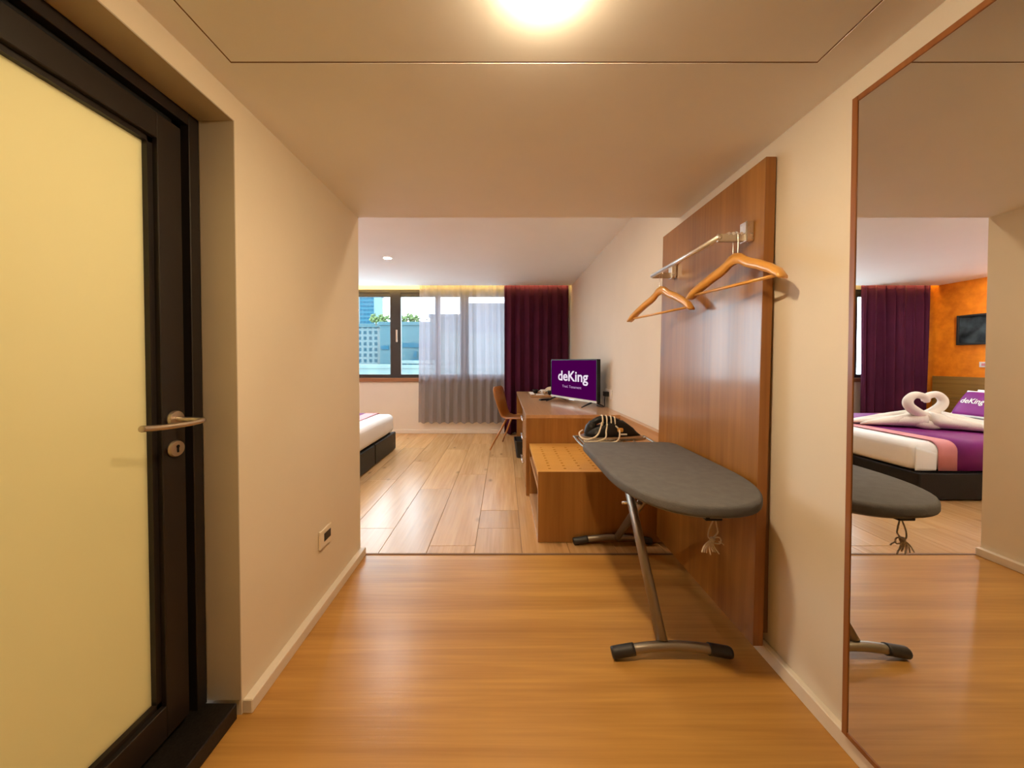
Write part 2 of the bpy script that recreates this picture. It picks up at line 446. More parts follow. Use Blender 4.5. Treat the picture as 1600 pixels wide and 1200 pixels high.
bx(bm, XD-0.085, XD-0.03, 1.150, 1.181, 0.05, 2.031); bx(bm, XD-0.085, XD-0.03, 0.245, 1.181, 1.998, 2.031)
obj('gasket', bm, M['doorgap'], d1, True)
LY0, LY1, LZ0, LZ1 = 0.27, 1.152, 0.078, 2.000
GY0, GY1, GZ0, GZ1 = 0.355, 1.074, 0.180, 1.922
obj('stile', box(XD-0.055, XD-0.002, GY1, LY1, LZ0, LZ1, bev=0.002, seg=1), M['door'], d1, True)
obj('stile', box(XD-0.055, XD-0.002, LY0, GY0, LZ0, LZ1, bev=0.002, seg=1), M['door'], d1, True)
obj('rail', box(XD-0.055, XD-0.002, GY0, GY1, GZ1, LZ1, bev=0.002, seg=1), M['door'], d1, True)
obj('rail', box(XD-0.055, XD-0.002, GY0, GY1, LZ0, GZ0, bev=0.002, seg=1), M['door'], d1, True)
bm = B()
for a in ((GY1-0.016, GY1, GZ0, GZ1), (GY0, GY0+0.016, GZ0, GZ1), (GY0, GY1, GZ1-0.016, GZ1), (GY0, GY1, GZ0, GZ0+0.016)):
    bx(bm, XD-0.050, XD-0.018, a[0], a[1], a[2], a[3])
obj('glazing_bead', bm, M['door'], d1, True)
obj('glass_pane', box(XD-0.040, XD-0.034, GY0+0.006, GY1-0.006, GZ0+0.006, GZ1-0.006), M['frost'], d1, True)
# lever handle and key rose
hd = obj('handle_rose', lathe(B(), [(0.0255, 0), (0.0265, 0.004), (0.024, 0.011), (0.012, 0.0115)], (XD-0.002, 1.113, 1.067), 32, 'X'), M['steel'], d1, True)
pts = smooth_path([(XD+0.004, 1.113, 1.066), (-1.010, 1.113, 1.065), (-0.975, 1.116, 1.064), (-0.952, 1.108, 1.063), (-0.955, 1.070, 1.060), (-0.972, 1.010, 1.060), (-0.984, 0.962, 1.064), (-0.985, 0.952, 1.065)], 6)
rr = [0.0078+0.0025*max(0, i/len(pts)-0.4) for i in range(len(pts))]; rr[-1] = 0.004; rr[-2] = 0.0075
obj('lever', tube(B(), pts, rr, 12), M['steel'], hd, True, True)
kr = obj('key_rose', lathe(B(), [(0.0255, 0), (0.0265, 0.004), (0.0235, 0.011), (0.010, 0.0112)], (XD-0.002, 1.113, 0.972), 32, 'X'), M['steel'], d1, True)
bm = lathe(B(), [(0.0055, 0), (0.0055, 0.0006)], (XD+0.0095, 1.113, 0.979), 12, 'X'); bx(bm, XD+0.0095, XD+0.0101, 1.110, 1.116, 0.960, 0.979)
obj('keyhole', bm, M['doorgap'], kr, True)
# black stone threshold of the door
bm = box(XD-0.1, XL-0.005, YD0, YD1-0.013, 0.0, 0.057, bev=0.003, seg=1)
obj('door_sill', bm, M['granite'], d1, True)

# ------------------------------------------------------------------ lamps
def downlight(name, label, x, y, z, r, mat, dome):
    t = thing(name, label, 'ceiling light', (x, y, z))
    obj('trim_ring', lathe(B(), [(r+0.010, 0), (r+0.010, -0.003), (r+0.002, -0.006), (r+0.002, 0)], n=32), M['white'], t, smooth=True)
    obj('lamp_face', lathe(B(), [(r, -0.001), (r, -dome*0.35), (r*0.8, -dome*0.75), (r*0.4, -dome), (0.002, -dome)], n=32), mat, t, smooth=True)
downlight('downlight', 'glowing round warm downlight in the corridor ceiling panel', 0.098, 0.842, HC+0.001, 0.046, M['lamp_corr'], 0.020)
downlight('downlight', 'lit round downlight in the room ceiling just past the corridor end', 0.10, 2.47, HR, 0.048, M['lamp_warm'], 0.004)
downlight('downlight', 'small white downlight in the room ceiling above the bed foot', -1.42, 4.30, HR, 0.044, M['lamp_room'], 0.003)
downlight('downlight', 'added unseen downlight over the pillows, farther from the window', -3.6, 3.60, HR, 0.048, M['lamp_room'], 0.012)  # invented lamp out of view, added to brighten the bed
downlight('downlight', 'added unseen downlight between the bed and the orange wall by the window', -4.6, 4.85, HR, 0.048, M['lamp_room'], 0.012)  # extra lamp out of view, put in to light the orange wall
downlight('downlight', 'added unseen downlight by the near wall at the near side of the bed', -2.2, 2.60, HR, 0.048, M['lamp_room'], 0.012)  # made-up lamp out of view, lifts the near bed side and swans
st = obj('led_strip', box(XO+0.05, XR-0.03, YC+0.004, YC+0.016, 2.56, 2.575), M['cove'])
tag(st, 'warm yellow light strip hidden in the curtain pocket above the window', 'light strip')

# ------------------------------------------------------------------ window
w1 = bpy.data.objects.new('window_1', None); C.objects.link(w1); w1.location = (-1.95, YW, WZ0); w1['kind'] = 'structure'
w1['label'] = 'dark aluminium casement window across the far wall'
F0, F1 = YW+0.005, YW+0.075
bm = B()
bx(bm, WX0, WX1, F0, F1, WZ1-0.055, WZ1); bx(bm, WX0, WX1, F0, F1, WZ0, WZ0+0.035)
bx(bm, WX0, WX0+0.05, F0, F1, WZ0, WZ1); bx(bm, WX1-0.05, WX1, F0, F1, WZ0, WZ1)
obj('frame', bm, M['winframe'], w1, True)
mull = [(-3.93, -3.83), (-3.30, -3.22), (-2.66, -2.56), (-1.967, -1.785), (-1.19, -1.105), (-0.762, -0.619), (0.02, 0.10)]
for a, b in mull:
    mo = obj('mullion', box(a, b, F0, F1, WZ0+0.03, WZ1-0.05, bev=0.004, seg=1), M['winframe'], w1, True)
    if abs(a+1.967) < 0.01:
        obj('window_handle', box(-1.862, -1.835, F0-0.030, F0+0.001, 1.575, 1.785, bev=0.006), M['steel'], mo, True)
edges = [WX0+0.05]+[e for ab in mull for e in ab]+[WX1-0.05]
for i in range(0, len(edges), 2):
    a, b = edges[i], edges[i+1]
    sa = obj('sash', bx(bx(box(a-0.003, b+0.003, F0+0.012, F1-0.01, WZ1-0.122, WZ1-0.052), a-0.003, b+0.003, F0+0.012, F1-0.01, WZ0+0.03, WZ0+0.061), a-0.002, a+0.002, F0+0.012, F1-0.01, WZ0+0.03, WZ1-0.05), M['winframe'], w1, True)
    obj('glass_pane', box(a-0.001, b+0.001, F0+0.035, F0+0.041, WZ0+0.055, WZ1-0.115), M['glass'], w1, True)
struct('trim_2', box(WX0-0.02, WX1+0.02, YW-0.035, YW+0.02, 0.894, WZ0, bev=0.004, seg=1), M['sill'], label='brown wooden window sill under the casements')

# curtains
def drape(name, label, x0, x1, y, z0, z1, folds, amp, m, thick, seed, gather=0.0, zt=None, group=None):
    rr = random.Random(seed); n = folds*10; rows = 14; g = []
    ph = [rr.uniform(-0.5, 0.5) for _ in range(folds+2)]; am = [rr.uniform(0.65, 1.2) for _ in range(folds+2)]
    for j in range(rows+1):
        t = j/rows; z = z1+(z0-z1)*t; row = []
        for i in range(n+1):
            s = i/n; q = s*folds; c = int(min(q, folds-1e-6)); f = q-c
            a_ = am[c]*(1-f)+am[c+1]*f; p_ = ph[c]*(1-f)+ph[c+1]*f
            wob = 0.25*math.sin(3*t+c*1.7+seed)
            dy = amp*a_*math.sin(2*PI*q+p_+wob)*(0.75+0.35*t)
            dx = 0.25*amp*math.sin(4*PI*q+p_)+gather*t*(s-0.5)
            zz = z if j < rows else z+0.012*math.sin(2*PI*q+1)
            row.append(Vector((x0+(x1-x0)*s+dx, y+dy, zz)))
        g.append(row)
    o = obj(name, sheet(B(), g), m, smooth=True)
    if thick:
        so = o.modifiers.new('thick', 'SOLIDIFY'); so.thickness = thick
    return tag(o, label, 'curtain', group)
drape('sheer_curtain', 'sheer lavender voile curtain hanging over the right half of the window', -1.435, 0.03, 6.000, 0.19, 2.62, 11, 0.027, M['sheer'], 0, 3, gather=0.06)
drape('blackout_curtain', 'dark aubergine curtain gathered beside the desk and television', 0.0, 1.075, 5.918, 0.03, 2.62, 7, 0.040, M['drape'], 0.004, 5)
drape('blackout_curtain', 'dark aubergine curtain beside the orange wall, seen in the mirror', -4.99, -3.85, 5.93, 0.03, 2.62, 7, 0.05, M['drape'], 0.004, 11)

# ------------------------------------------------------------------ wardrobe panel with rail and hangers
PY0, PY1, PZ0, PZ1 = 1.45, 2.383, 0.06, 2.083
def lean(bm):
    for v in bm.verts: v.co.x += 1.038 + (v.co.z-PZ0)/(PZ1-PZ0)*0.0305
    return bm
wp = thing('wardrobe_panel', 'tall glossy brown wood panel leaning on the right wall behind the ironing board', 'wall panel', (1.06, 1.92, 0))
obj('face_board', lean(box(0, 0.041, PY0+0.004, PY1, PZ0, PZ1)), M['panel'], wp, True)
obj('edge_band', lean(box(0.0, 0.041, PY0, PY0+0.004, PZ0, PZ1)), M['edge'], wp, True)
bm = box(1.084, XR-0.001, PY0+0.02, PY1-0.02, 0.10, 2.04)
obj('wall_batten', bm, M['gap'], wp, True)

YA, YE, XRD, ZRD = 1.53, 2.20, 0.9235, 1.781
rl = thing('clothes_rail', 'chrome clothes rail with two arms mounted on the wood panel', 'clothes rail', (1.06, 1.87, 1.78))
obj('rod', tube(B(), [(XRD, YA-0.01, ZRD), (XRD, YE+0.012, ZRD)], 0.0115, 16), M['rod'], rl, True, True)
for y in (YA, YE):
    a = obj('arm', box(XRD-0.004, 1.055, y-0.008, y+0.008, ZRD-0.017, ZRD+0.017, bev=0.003), M['steel'], rl, True)
    pl = obj('wall_plate', box(1.030, 1.0632, y-0.022, y+0.022, ZRD-0.02, ZRD+0.066, bev=0.004), M['chrome'], rl, True)
    if y == YA:
        for i in range(4): obj('hook_notch', lathe(B(), [(0.007, -0.010), (0.007, 0.010)], (0.965+i*0.018, y, ZRD+0.016), 10, 'Y'), M['chrome'], a, True)

def hanger(label, L, R, drop, hook_top):
    """wooden hanger between tip L and tip R (world), drop = hump height over the tips"""
    L, R = Vector(L), Vector(R); c = (L+R)/2; d = R-L; ln = Vector((d.x, d.y)).length
    t = thing('coat_hanger', label, 'coat hanger', c, math.atan2(d.y, d.x), 'wooden hangers on the chrome rail')
    tilt = d.z/ln; h = ln/2
    prof = [(-1.0, -0.005), (-0.93, 0.012), (-0.75, 0.042), (-0.5, 0.075), (-0.32, 0.094), (-0.22, 0.108), (-0.12, 0.128), (0, 0.136)]
    prof = prof+[(-a, b) for a, b in prof[-2::-1]]
    secs = []
    for i, (u, z) in enumerate(prof):
        e = abs(u); w = 0.010+0.010*e**2; hh = 0.017+0.006*(1-e) if e < 0.95 else 0.009
        curve = -0.030*(e**2)
        x = u*h; zz = z*drop/0.136+u*h*tilt
        nrm = Vector((0, 0, 1))
        secs.append([Vector((x, curve-w, zz-hh)), Vector((x, curve-w-0.002, zz)), Vector((x, curve-w*0.6, zz+hh)), Vector((x, curve+w*0.6, zz+hh)), Vector((x, curve+w+0.002, zz)), Vector((x, curve+w, zz-hh))])
    obj('shoulders', loft(B(), secs), M['hang'], t, smooth=True)
    bm = tube(B(), [(-0.88*h, -0.026, -0.88*h*tilt+0.004), (0.88*h, -0.026, 0.88*h*tilt+0.004)], 0.0068, 10)
    obj('trouser_bar', bm, M['hang'], t, smooth=True)
    zt = hook_top-c.z; zb = drop+0.005
    bm = tube(B(), smooth_path([(-0.012, 0, zb), (-0.012, 0, zt-0.02), (-0.008, 0, zt-0.004), (0, 0, zt), (0.008, 0, zt-0.004), (0.012, 0, zt-0.02), (0.012, 0, zb)], 5), 0.0022, 8)
    obj('hook', bm, M['chrome'], t, smooth=True)
    return t
hanger('wooden coat hanger hooked on the near arm of the chrome rail', (0.945, 1.755, 1.567), (1.050, 1.300, 1.567), 0.125, ZRD+0.025)
hanger('wooden coat hanger at the far end of the chrome rail', (0.884, 2.42, 1.53), (1.035, 1.905, 1.540), 0.15, ZRD+0.022)

# ------------------------------------------------------------------ mirror
MX, MY0, MY1, MZ0, MZ1 = 1.070, 0.15, 1.098, 0.072, 2.055
mr = thing('wall_mirror', 'tall wall mirror in a thin brown wooden frame on the right wall', 'mirror', (XR, 0.62, 0.07))
obj('mirror_glass', box(MX+0.003, MX+0.008, MY0+0.008, MY1-0.008, MZ0+0.008, MZ1-0.008), M['mirror'], mr, True)
for a in ((MY1-0.018, MY1, MZ0, MZ1), (MY0, MY0+0.018, MZ0, MZ1), (MY0+0.018, MY1-0.018, MZ1-0.018, MZ1), (MY0+0.018, MY1-0.018, MZ0, MZ0+0.018)):
    obj('frame_rail', box(MX, XR-0.001, *a, bev=0.0015, seg=1), M['mirror_wood'], mr, True)
obj('backing', box(MX+0.009, XR-0.002, MY0+0.013, MY1-0.013, MZ0+0.013, MZ1-0.013), M['gap'], mr, True)

# ------------------------------------------------------------------ luggage rack
RX0, RX1, RY0, RY1, RZ = 0.231, XR-0.003, 2.40, 3.235, 0.49
lr = thing('luggage_rack', 'low wooden luggage rack with a perforated top, beside the desk', 'luggage rack', ((RX0+RX1)/2, (RY0+RY1)/2, 0))
hx = [0.320+0.1085*i for i in range(7)]; hy = [2.475+0.0665*i for i in range(10)]; HW, HH_ = 0.0095, 0.0075
xs = sorted([RX0, RX1]+[v for h in hx for v in (h-HW, h+HW)]); ys = sorted([RY0+0.004, RY1]+[v for h in hy for v in (h-HH_, h+HH_)])
bm = B(); T = 0.036
G3 = {}
def gv(i, j, z):
    if (i, j, z) not in G3: G3[(i, j, z)] = bm.verts.new((xs[i], ys[j], z))
    return G3[(i, j, z)]
for i in range(len(xs)-1):
    for j in range(len(ys)-1):
        hole = any(abs((xs[i]+xs[i+1])/2-h) < 1e-4 for h in hx) and any(abs((ys[j]+ys[j+1])/2-h) < 1e-4 for h in hy)
        q = [(i, j), (i+1, j), (i+1, j+1), (i, j+1)]
        if not hole:
            bm.faces.new([gv(*c, RZ) for c in q]); bm.faces.new([gv(*c, RZ-T) for c in q[::-1]])
        else:
            for a, b in zip(q, q[1:]+q[:1]): bm.faces.new([gv(*a, RZ), gv(*b, RZ), gv(*b, RZ-T), gv(*a, RZ-T)])
nx, ny = len(xs)-1, len(ys)-1
for i in range(nx):
    for j in (0, ny): bm.faces.new([gv(i, j, RZ), gv(i+1, j, RZ), gv(i+1, j, RZ-T), gv(i, j, RZ-T)])
for j in range(ny):
    for i in (0, nx): bm.faces.new([gv(i, j, RZ), gv(i, j+1, RZ), gv(i, j+1, RZ-T), gv(i, j, RZ-T)])
obj('perforated_top', bm, M['rack'], lr, True)
obj('end_panel', bx(box(RX0, RX1, RY0+0.004, RY0+0.034, 0.004, RZ-T), RX0, RX1, RY0, RY0+0.004, 0.004, RZ), M['furn'], lr, True)
obj('end_panel', box(RX0, RX1, RY1-0.034, RY1, 0.004, RZ-T), M['furn'], lr, True)
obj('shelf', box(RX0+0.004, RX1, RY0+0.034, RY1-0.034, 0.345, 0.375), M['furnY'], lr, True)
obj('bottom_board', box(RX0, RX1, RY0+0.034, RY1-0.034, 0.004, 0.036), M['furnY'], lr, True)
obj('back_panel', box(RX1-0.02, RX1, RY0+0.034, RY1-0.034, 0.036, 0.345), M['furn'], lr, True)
bb = obj('wall_rail', box(1.065, XR-0.002, 2.425, 3.235, RZ+0.001, 0.753, bev=0.002, seg=1), M['furnY'])
tag(bb, 'wooden upstand board along the right wall above the luggage rack', 'upstand')

# ------------------------------------------------------------------ desk
DX0, DX1, DY0, DY1, DZ = 0.200, XR-0.003, 3.24, 5.73, 0.752
dk = thing('desk', 'long brown wooden desk along the right wall under the television', 'desk', ((DX0+DX1)/2, (DY0+DY1)/2, 0))
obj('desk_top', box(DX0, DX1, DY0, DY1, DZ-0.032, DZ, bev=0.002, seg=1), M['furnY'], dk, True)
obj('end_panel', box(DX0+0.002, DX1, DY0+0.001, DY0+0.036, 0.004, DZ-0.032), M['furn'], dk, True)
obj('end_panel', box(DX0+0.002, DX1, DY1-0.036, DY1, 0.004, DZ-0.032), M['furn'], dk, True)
obj('pedestal_side', box(DX0+0.02, DX1-0.05, 3.83, 3.85, 0.05, DZ-0.032), M['furn'], dk, True)
obj('pedestal_base', box(DX0+0.02, DX1-0.05, DY0+0.036, 3.83, 0.05, 0.075), M['furn'], dk, True)
obj('modesty_panel', box(DX1-0.05, DX1-0.03, DY0+0.036, DY1-0.036, 0.30, DZ-0.032), M['furn'], dk, True)
zz = [(0.545, 0.715), (0.315, 0.535), (0.065, 0.305)]
for a, b in zz:
    dr = obj('drawer_front', box(DX0, DX0+0.02, DY0+0.040, 3.848, a, b, bev=0.002, seg=1), M['furn'], dk, True)
    bm = B()
    tube(bm, [(DX0-0.022, 3.40, b-0.045), (DX0-0.022, 3.70, b-0.045)], 0.006, 10)
    for y in (3.43, 3.67): tube(bm, [(DX0-0.022, y, b-0.045), (DX0+0.004, y, b-0.045)], 0.004, 8)
    obj('drawer_pull', bm, M['chrome'], dr, True, True)

# chair at the desk
ch = thing('desk_chair', 'bent plywood chair with tapered wooden legs tucked under the desk', 'chair', (0.17, 5.08, 0), -0.33)
def shell(path, w, th):
    secs = []
    for i, (x, z, ww, bow) in enumerate(path):
        a = path[max(i-1, 0)]; b = path[min(i+1, len(path)-1)]
        tx, tz = b[0]-a[0], b[1]-a[1]; l = math.hypot(tx, tz); nx_, nz_ = -tz/l, tx/l
        row = []
        for k_ in range(9):
            s = k_/4-1; bo = bow*s*s
            row.append((x+nx_*bo, s*ww, z+nz_*bo))
        secs.append(([Vector(p) for p in row], (nx_, nz_)))
    out = []
    for row, (a, b) in secs:
        out.append(row+[p+Vector((-a*th, 0, -b*th)) for p in row[::-1]])
    return loft(B(), out)
path = [(0.235, 0.455, 0.20, 0.004), (0.16, 0.462, 0.215, 0.006), (0.02, 0.452, 0.215, 0.010), (-0.10, 0.448, 0.20, 0.012), (-0.155, 0.470, 0.19, 0.012), (-0.180, 0.53, 0.185, 0.014), (-0.205, 0.64, 0.20, 0.022), (-0.232, 0.76, 0.215, 0.028), (-0.252, 0.850, 0.205, 0.030), (-0.260, 0.885, 0.15, 0.030)]
obj('seat_shell', shell(path, 0.2, 0.011), M['chair'], ch, smooth=True)
for sx, sy in ((-1, -1), (-1, 1), (1, -1), (1, 1)):
    tx, ty = (-0.09, sy*0.13) if sx < 0 else (0.15, sy*0.13)
    bx_, by = (-0.30, sy*0.27) if sx < 0 else (0.27, sy*0.25)
    obj('leg', tube(B(), [(tx, ty, 0.447), (bx_, by, 0.0)], [0.018, 0.010], 12), M['chair'], ch, smooth=True)
    if sx < 0: pass
obj('seat_support', box(-0.11, 0.17, -0.15, 0.15, 0.430, 0.447, bev=0.003, seg=1), M['chair'], ch)

# waste bin under the desk
bn = thing('waste_bin', 'small black waste bin standing on the floor under the desk', 'waste bin', (0.245, 4.62, 0))
secs = []
for z, s in ((0, 0.085), (0.02, 0.09), (0.21, 0.115), (0.225, 0.12), (0.225, 0.108), (0.03, 0.08)):
    secs.append([Vector((x*s, y*s*1.25, z)) for x, y in ((-1, -0.8), (-0.8, -1), (0.8, -1), (1, -0.8), (1, 0.8), (0.8, 1), (-0.8, 1), (-1, 0.8))])
obj('bin_body', loft(B(), secs), M['rubber'], bn)
obj('bin_reflection', box(-0.07, 0.07, -0.10, 0.10, 0.045, 0.17, bev=0.02), M['white'], bn)  # white block paints the reflection inside the bin

# ------------------------------------------------------------------ television
tv = thing('television', 'flat screen television showing a purple deKing screen on the desk', 'television', (0.7875, 4.105, DZ), math.atan2(-0.77, 0.385))
TW, TZ0, TZ1 = 0.43, 0.045, 0.518
obj('housing', box(-TW, TW, 0.006, 0.05, TZ0, TZ1, bev=0.004), M['black'], tv)
obj('rear_bulge', box(-TW*0.75, TW*0.92, 0.048, 0.085, TZ0+0.03, TZ1-0.12, bev=0.012), M['black'], tv)
bm = B()
bx(bm, -TW, TW, 0, 0.008, TZ1-0.012, TZ1); bx(bm, -TW, -TW+0.012, 0, 0.008, TZ0, TZ1); bx(bm, TW-0.012, TW, 0, 0.008, TZ0, TZ1)
obj('bezel', bm, M['black'], tv)
obj('lower_bezel', box(-TW, TW, -0.002, 0.008, TZ0, TZ0+0.026, bev=0.002, seg=1), M['steel'], tv)
sc_ = obj('screen', box(-TW+0.012, TW-0.012, 0.003, 0.0062, TZ0+0.026, TZ1-0.012), M['screen'], tv)
bm = text_bm('deKing', 0.56, 0.158, bold=0.018); bmesh.ops.translate(bm, verts=bm.verts, vec=(-0.275, 0.0024, 0.222))
obj('logo_text', bm, M['screen_text'], sc_)
bm = text_bm('Trad. Tenament', 0.36, 0.030); bmesh.ops.translate(bm, verts=bm.verts, vec=(-0.19, 0.0024, 0.180))
obj('caption_text', bm, M['screen_text2'], sc_)
for x in (-0.34, 0.34):
    bm = B()
    loft(bm, [[Vector((x+a, -0.13, b)) for a, b in ((-0.008, 0), (0.008, 0), (0.008, 0.006), (-0.008, 0.006))],
              [Vector((x+a, 0.0, b+0.040)) for a, b in ((-0.014, 0), (0.014, 0), (0.014, 0.012), (-0.014, 0.012))],
              [Vector((x+a, 0.05, b+0.040)) for a, b in ((-0.014, 0), (0.014, 0), (0.014, 0.012), (-0.014, 0.012))],
              [Vector((x+a, 0.17, b)) for a, b in ((-0.008, 0), (0.008, 0), (0.008, 0.006), (-0.008, 0.006))]])
    obj('stand_leg', bm, M['black'], tv)
obj('logo_badge', box(-0.05, 0.05, -0.004, 0.0, TZ0-0.006, TZ0+0.008, bev=0.002, seg=1), M['chrome'], tv)

# sockets
so = thing('wall_socket', 'white double wall socket with a black plug behind the television', 'socket', (XR, 3.74, 0.90))
obj('plate', box(XR-0.010, XR-0.001, 3.63, 3.85, 0.853, 0.948, bev=0.003), M['white'], so, True)
pg = obj('plug', box(XR-0.060, XR-0.010, 3.70, 3.77, 0.875, 0.925, bev=0.006), M['black'], so, True)
obj('cable', tube(B(), smooth_path([(XR-0.045, 3.735, 0.88), (XR-0.050, 3.74, 0.82), (XR-0.045, 3.75, 0.77), (XR-0.05, 3.80, 0.757), (XR-0.09, 3.9, 0.757)], 6), 0.004, 8), M['black'], pg, True, True)
s2 = thing('wall_socket', 'beige socket plate with a black insert low on the left corridor wall', 'socket', (XL, 1.795, 0.35))
obj('plate', box(XL+0.001, XL+0.012, 1.738, 1.852, 0.303, 0.395, bev=0.003), M['wall'], s2, True)
obj('socket_insert', box(XL+0.011, XL+0.0135, 1.775, 1.840, 0.331, 0.371), M['black'], s2, True)
s3 = thing('wall_socket', 'small white switch plate on the orange wall, seen in the mirror', 'switch', (XO, 5.28, 1.19))
obj('plate', box(XO+0.001, XO+0.010, 5.24, 5.335, 1.155, 1.235, bev=0.003), M['white'], s3, True)
obj('rocker', box(XO+0.009, XO+0.013, 5.265, 5.31, 1.175, 1.215, bev=0.002, seg=1), M['pink'], s3, True)

# tray with tea things
tr = thing('serving_tray', 'brown wooden tea tray on the desk behind the television', 'tray', (0.56, 5.08, DZ))
obj('tray_base', box(-0.20, 0.20, -0.30, 0.30, 0.001, 0.010, bev=0.002, seg=1), M['furnY'], tr)
for a in ((-0.20, -0.188, -0.30, 0.30), (0.188, 0.20, -0.30, 0.30), (-0.188, 0.188, -0.30, -0.288), (-0.188, 0.188, 0.288, 0.30)):
    obj('tray_rim', box(*a, 0.001, 0.030, bev=0.002, seg=1), M['furnY'], tr)
def cup(label, x, y, m, inner):
    t = thing('tea_cup', label, 'cup', (x, y, DZ+0.0102))
    obj('cup_body', lathe(B(), [(0.022, 0), (0.028, 0.006), (0.038, 0.035), (0.042, 0.06), (0.039, 0.06), (0.034, 0.03), (0.02, 0.012)], n=24), m, t, smooth=True)
    obj('cup_handle', tube(B(), smooth_path([(-0.036, 0, 0.048), (-0.06, 0, 0.045), (-0.058, 0, 0.022), (-0.032, 0, 0.02)], 5), 0.004, 8), m, t, smooth=True)
cup('white tea cup on the wooden tray', 0.58, 5.24, M['white'], None)
cup('black tea cup on the wooden tray nearest the television', 0.66, 5.05, M['black'], None)
cup('black tea cup on the tray beside the folded napkin', 0.47, 5.30, M['black'], None)
na = obj('folded_napkin', box(0.365-0.001, 0.42, 4.86, 5.20, DZ+0.0305, DZ+0.040, bev=0.003), M['linen']); tag(na, 'folded white napkin on the left rim of the tea tray', 'napkin')
sa = obj('sachet', box(0.45, 0.56, 4.90, 5.02, DZ+0.0102, DZ+0.030, bev=0.006), M['white']); tag(sa, 'white sachet packet lying at the front of the tea tray', 'sachet')
sw = thing('woven_bowl', 'tan dome of a woven basket half hidden behind the television', 'basket', (0.735, 5.56, DZ))
bm = B()
for i in range(9):
    a = i/9*PI/2; tube(bm, [(0.10*math.cos(a)*math.cos(b), 0.10*math.cos(a)*math.sin(b), 0.008+0.075*math.sin(a)) for b in (2*PI*k_/20 for k_ in range(20))], 0.009, 6, closed=True)
obj('basket_coils', bm, M['iron_cord'], sw, smooth=True)
bm = lathe(B(), [(0.098, 0.002), (0.09, 0.035), (0.05, 0.070), (0.01, 0.078)], n=20)
obj('basket_shell', bm, M['hang'], sw, smooth=True)
rm = thing('remote_control', 'black remote control lying on the desk in front of the television', 'remote', (0.52, 4.47, DZ), 0.6)
obj('remote_body', box(-0.09, 0.09, -0.022, 0.022, 0.001, 0.018, bev=0.005), M['black'], rm)
obj('remote_buttons', box(-0.06, 0.06, -0.014, 0.014, 0.0175, 0.0195, bev=0.0008, seg=1), M['rubber'], rm)

# ------------------------------------------------------------------ ironing board
ZB = 0.755
ib = thing('ironing_board', 'ironing board with a grey cover on crossed metal legs in the corridor', 'ironing board', (0.75, 1.7, 0))
def outline(ins=0.0):
    cx = 0.752; hw = 0.283-ins; y1 = 2.155-ins; y0 = 1.19+ins; ys_ = 1.62; P = []
    r = 0.07
    for k_ in range(6):
        a = k_/5*PI/2; P.append((cx+hw-r+r*math.cos(a), y1-r+r*math.sin(a)))
    for k_ in range(6):
        a = PI/2+k_/5*PI/2; P.append((cx-hw+r+r*math.cos(a), y1-r+r*math.sin(a)))
    n = 26
    for k_ in range(n+1):
        a = PI+PI*k_/n; e = 0.86
        c_, s_ = math.cos(a), math.sin(a)
        P.append((cx+hw*math.copysign(abs(c_)**e, c_), ys_+(ys_-y0)*math.copysign(abs(s_)**e, s_)))
    return P
obj('cover', prism(B(), outline(), ZB-0.046, ZB, bev=0.014, seg=4), M['grey_cloth'], ib, True, True)
obj('mesh_deck', prism(B(), outline(0.03), ZB-0.056, ZB-0.044), M['tubesteel'], ib, True)
def flat_tube(name, a, b, r, par, m=None, flat=0.7): return obj(name, tube(B(), [a, b], r, 16, flat=flat), m or M['tubesteel'], par, True, True)
flat_tube('leg', (0.668, 1.470, 0.062), (0.700, 2.115, 0.700), 0.031, ib)
flat_tube('leg', (0.765, 2.362, 0.060), (0.735, 1.66, 0.700), 0.026, ib)
obj('pivot_bolt', tube(B(), [(0.64, 1.903, 0.478), (0.79, 1.903, 0.478)], 0.008, 10), M['chrome'], ib, True, True)
for (xa, xb, xc, y) in ((0.452, 0.952, 0.668, 1.458), (0.468, 1.003, 0.765, 2.372)):
    if y > 2: xb = 1.0
    n = 16; pts = []
    for i in range(n+1):
        s = i/n; pts.append((xa+(xb-xa)*s, y, 0.024+0.030*math.sin(PI*s)))
    ft = obj('foot_bar', tube(B(), pts[1:-1], 0.0195, 14), M['tubesteel'], ib, True, True)
    for e0, e1 in ((0, 3), (n-3, n)):
        pp = smooth_path([pts[e0], pts[(e0+e1)//2], pts[e1]], 4)
        rr = [0.0235]*len(pp); rr[0 if e0 == 0 else -1] = 0.0205
        obj('rubber_foot', tube(B(), pp, rr, 14), M['rubber'], ft, True, True)
obj('height_lever', box(0.605, 0.66, 1.80, 1.815, 0.660, 0.674, bev=0.003), M['chrome'], ib, True)
obj('tip_bracket', box(0.705, 0.765, 1.222, 1.252, ZB-0.066, ZB-0.044, bev=0.004), M['black'], ib, True)
# iron rest
bm = B()
tube(bm, smooth_path([(0.50, 2.13, ZB-0.035), (0.485, 2.22, ZB-0.032), (0.485, 2.40, ZB-0.028), (0.52, 2.435, ZB-0.028), (0.93, 2.435, ZB-0.028), (0.965, 2.40, ZB-0.028), (0.965, 2.22, ZB-0.032), (0.95, 2.13, ZB-0.035)], 5), 0.007, 8)
for x in (0.58, 0.67, 0.76, 0.85): tube(bm, [(x, 2.12, ZB-0.034), (x, 2.435, ZB-0.028)], 0.005, 8)
bx(bm, 0.50, 0.55, 2.20, 2.38, ZB-0.030, ZB-0.023, bev=0.002)
obj('iron_rest', bm, M['tubesteel'], ib, True, False)
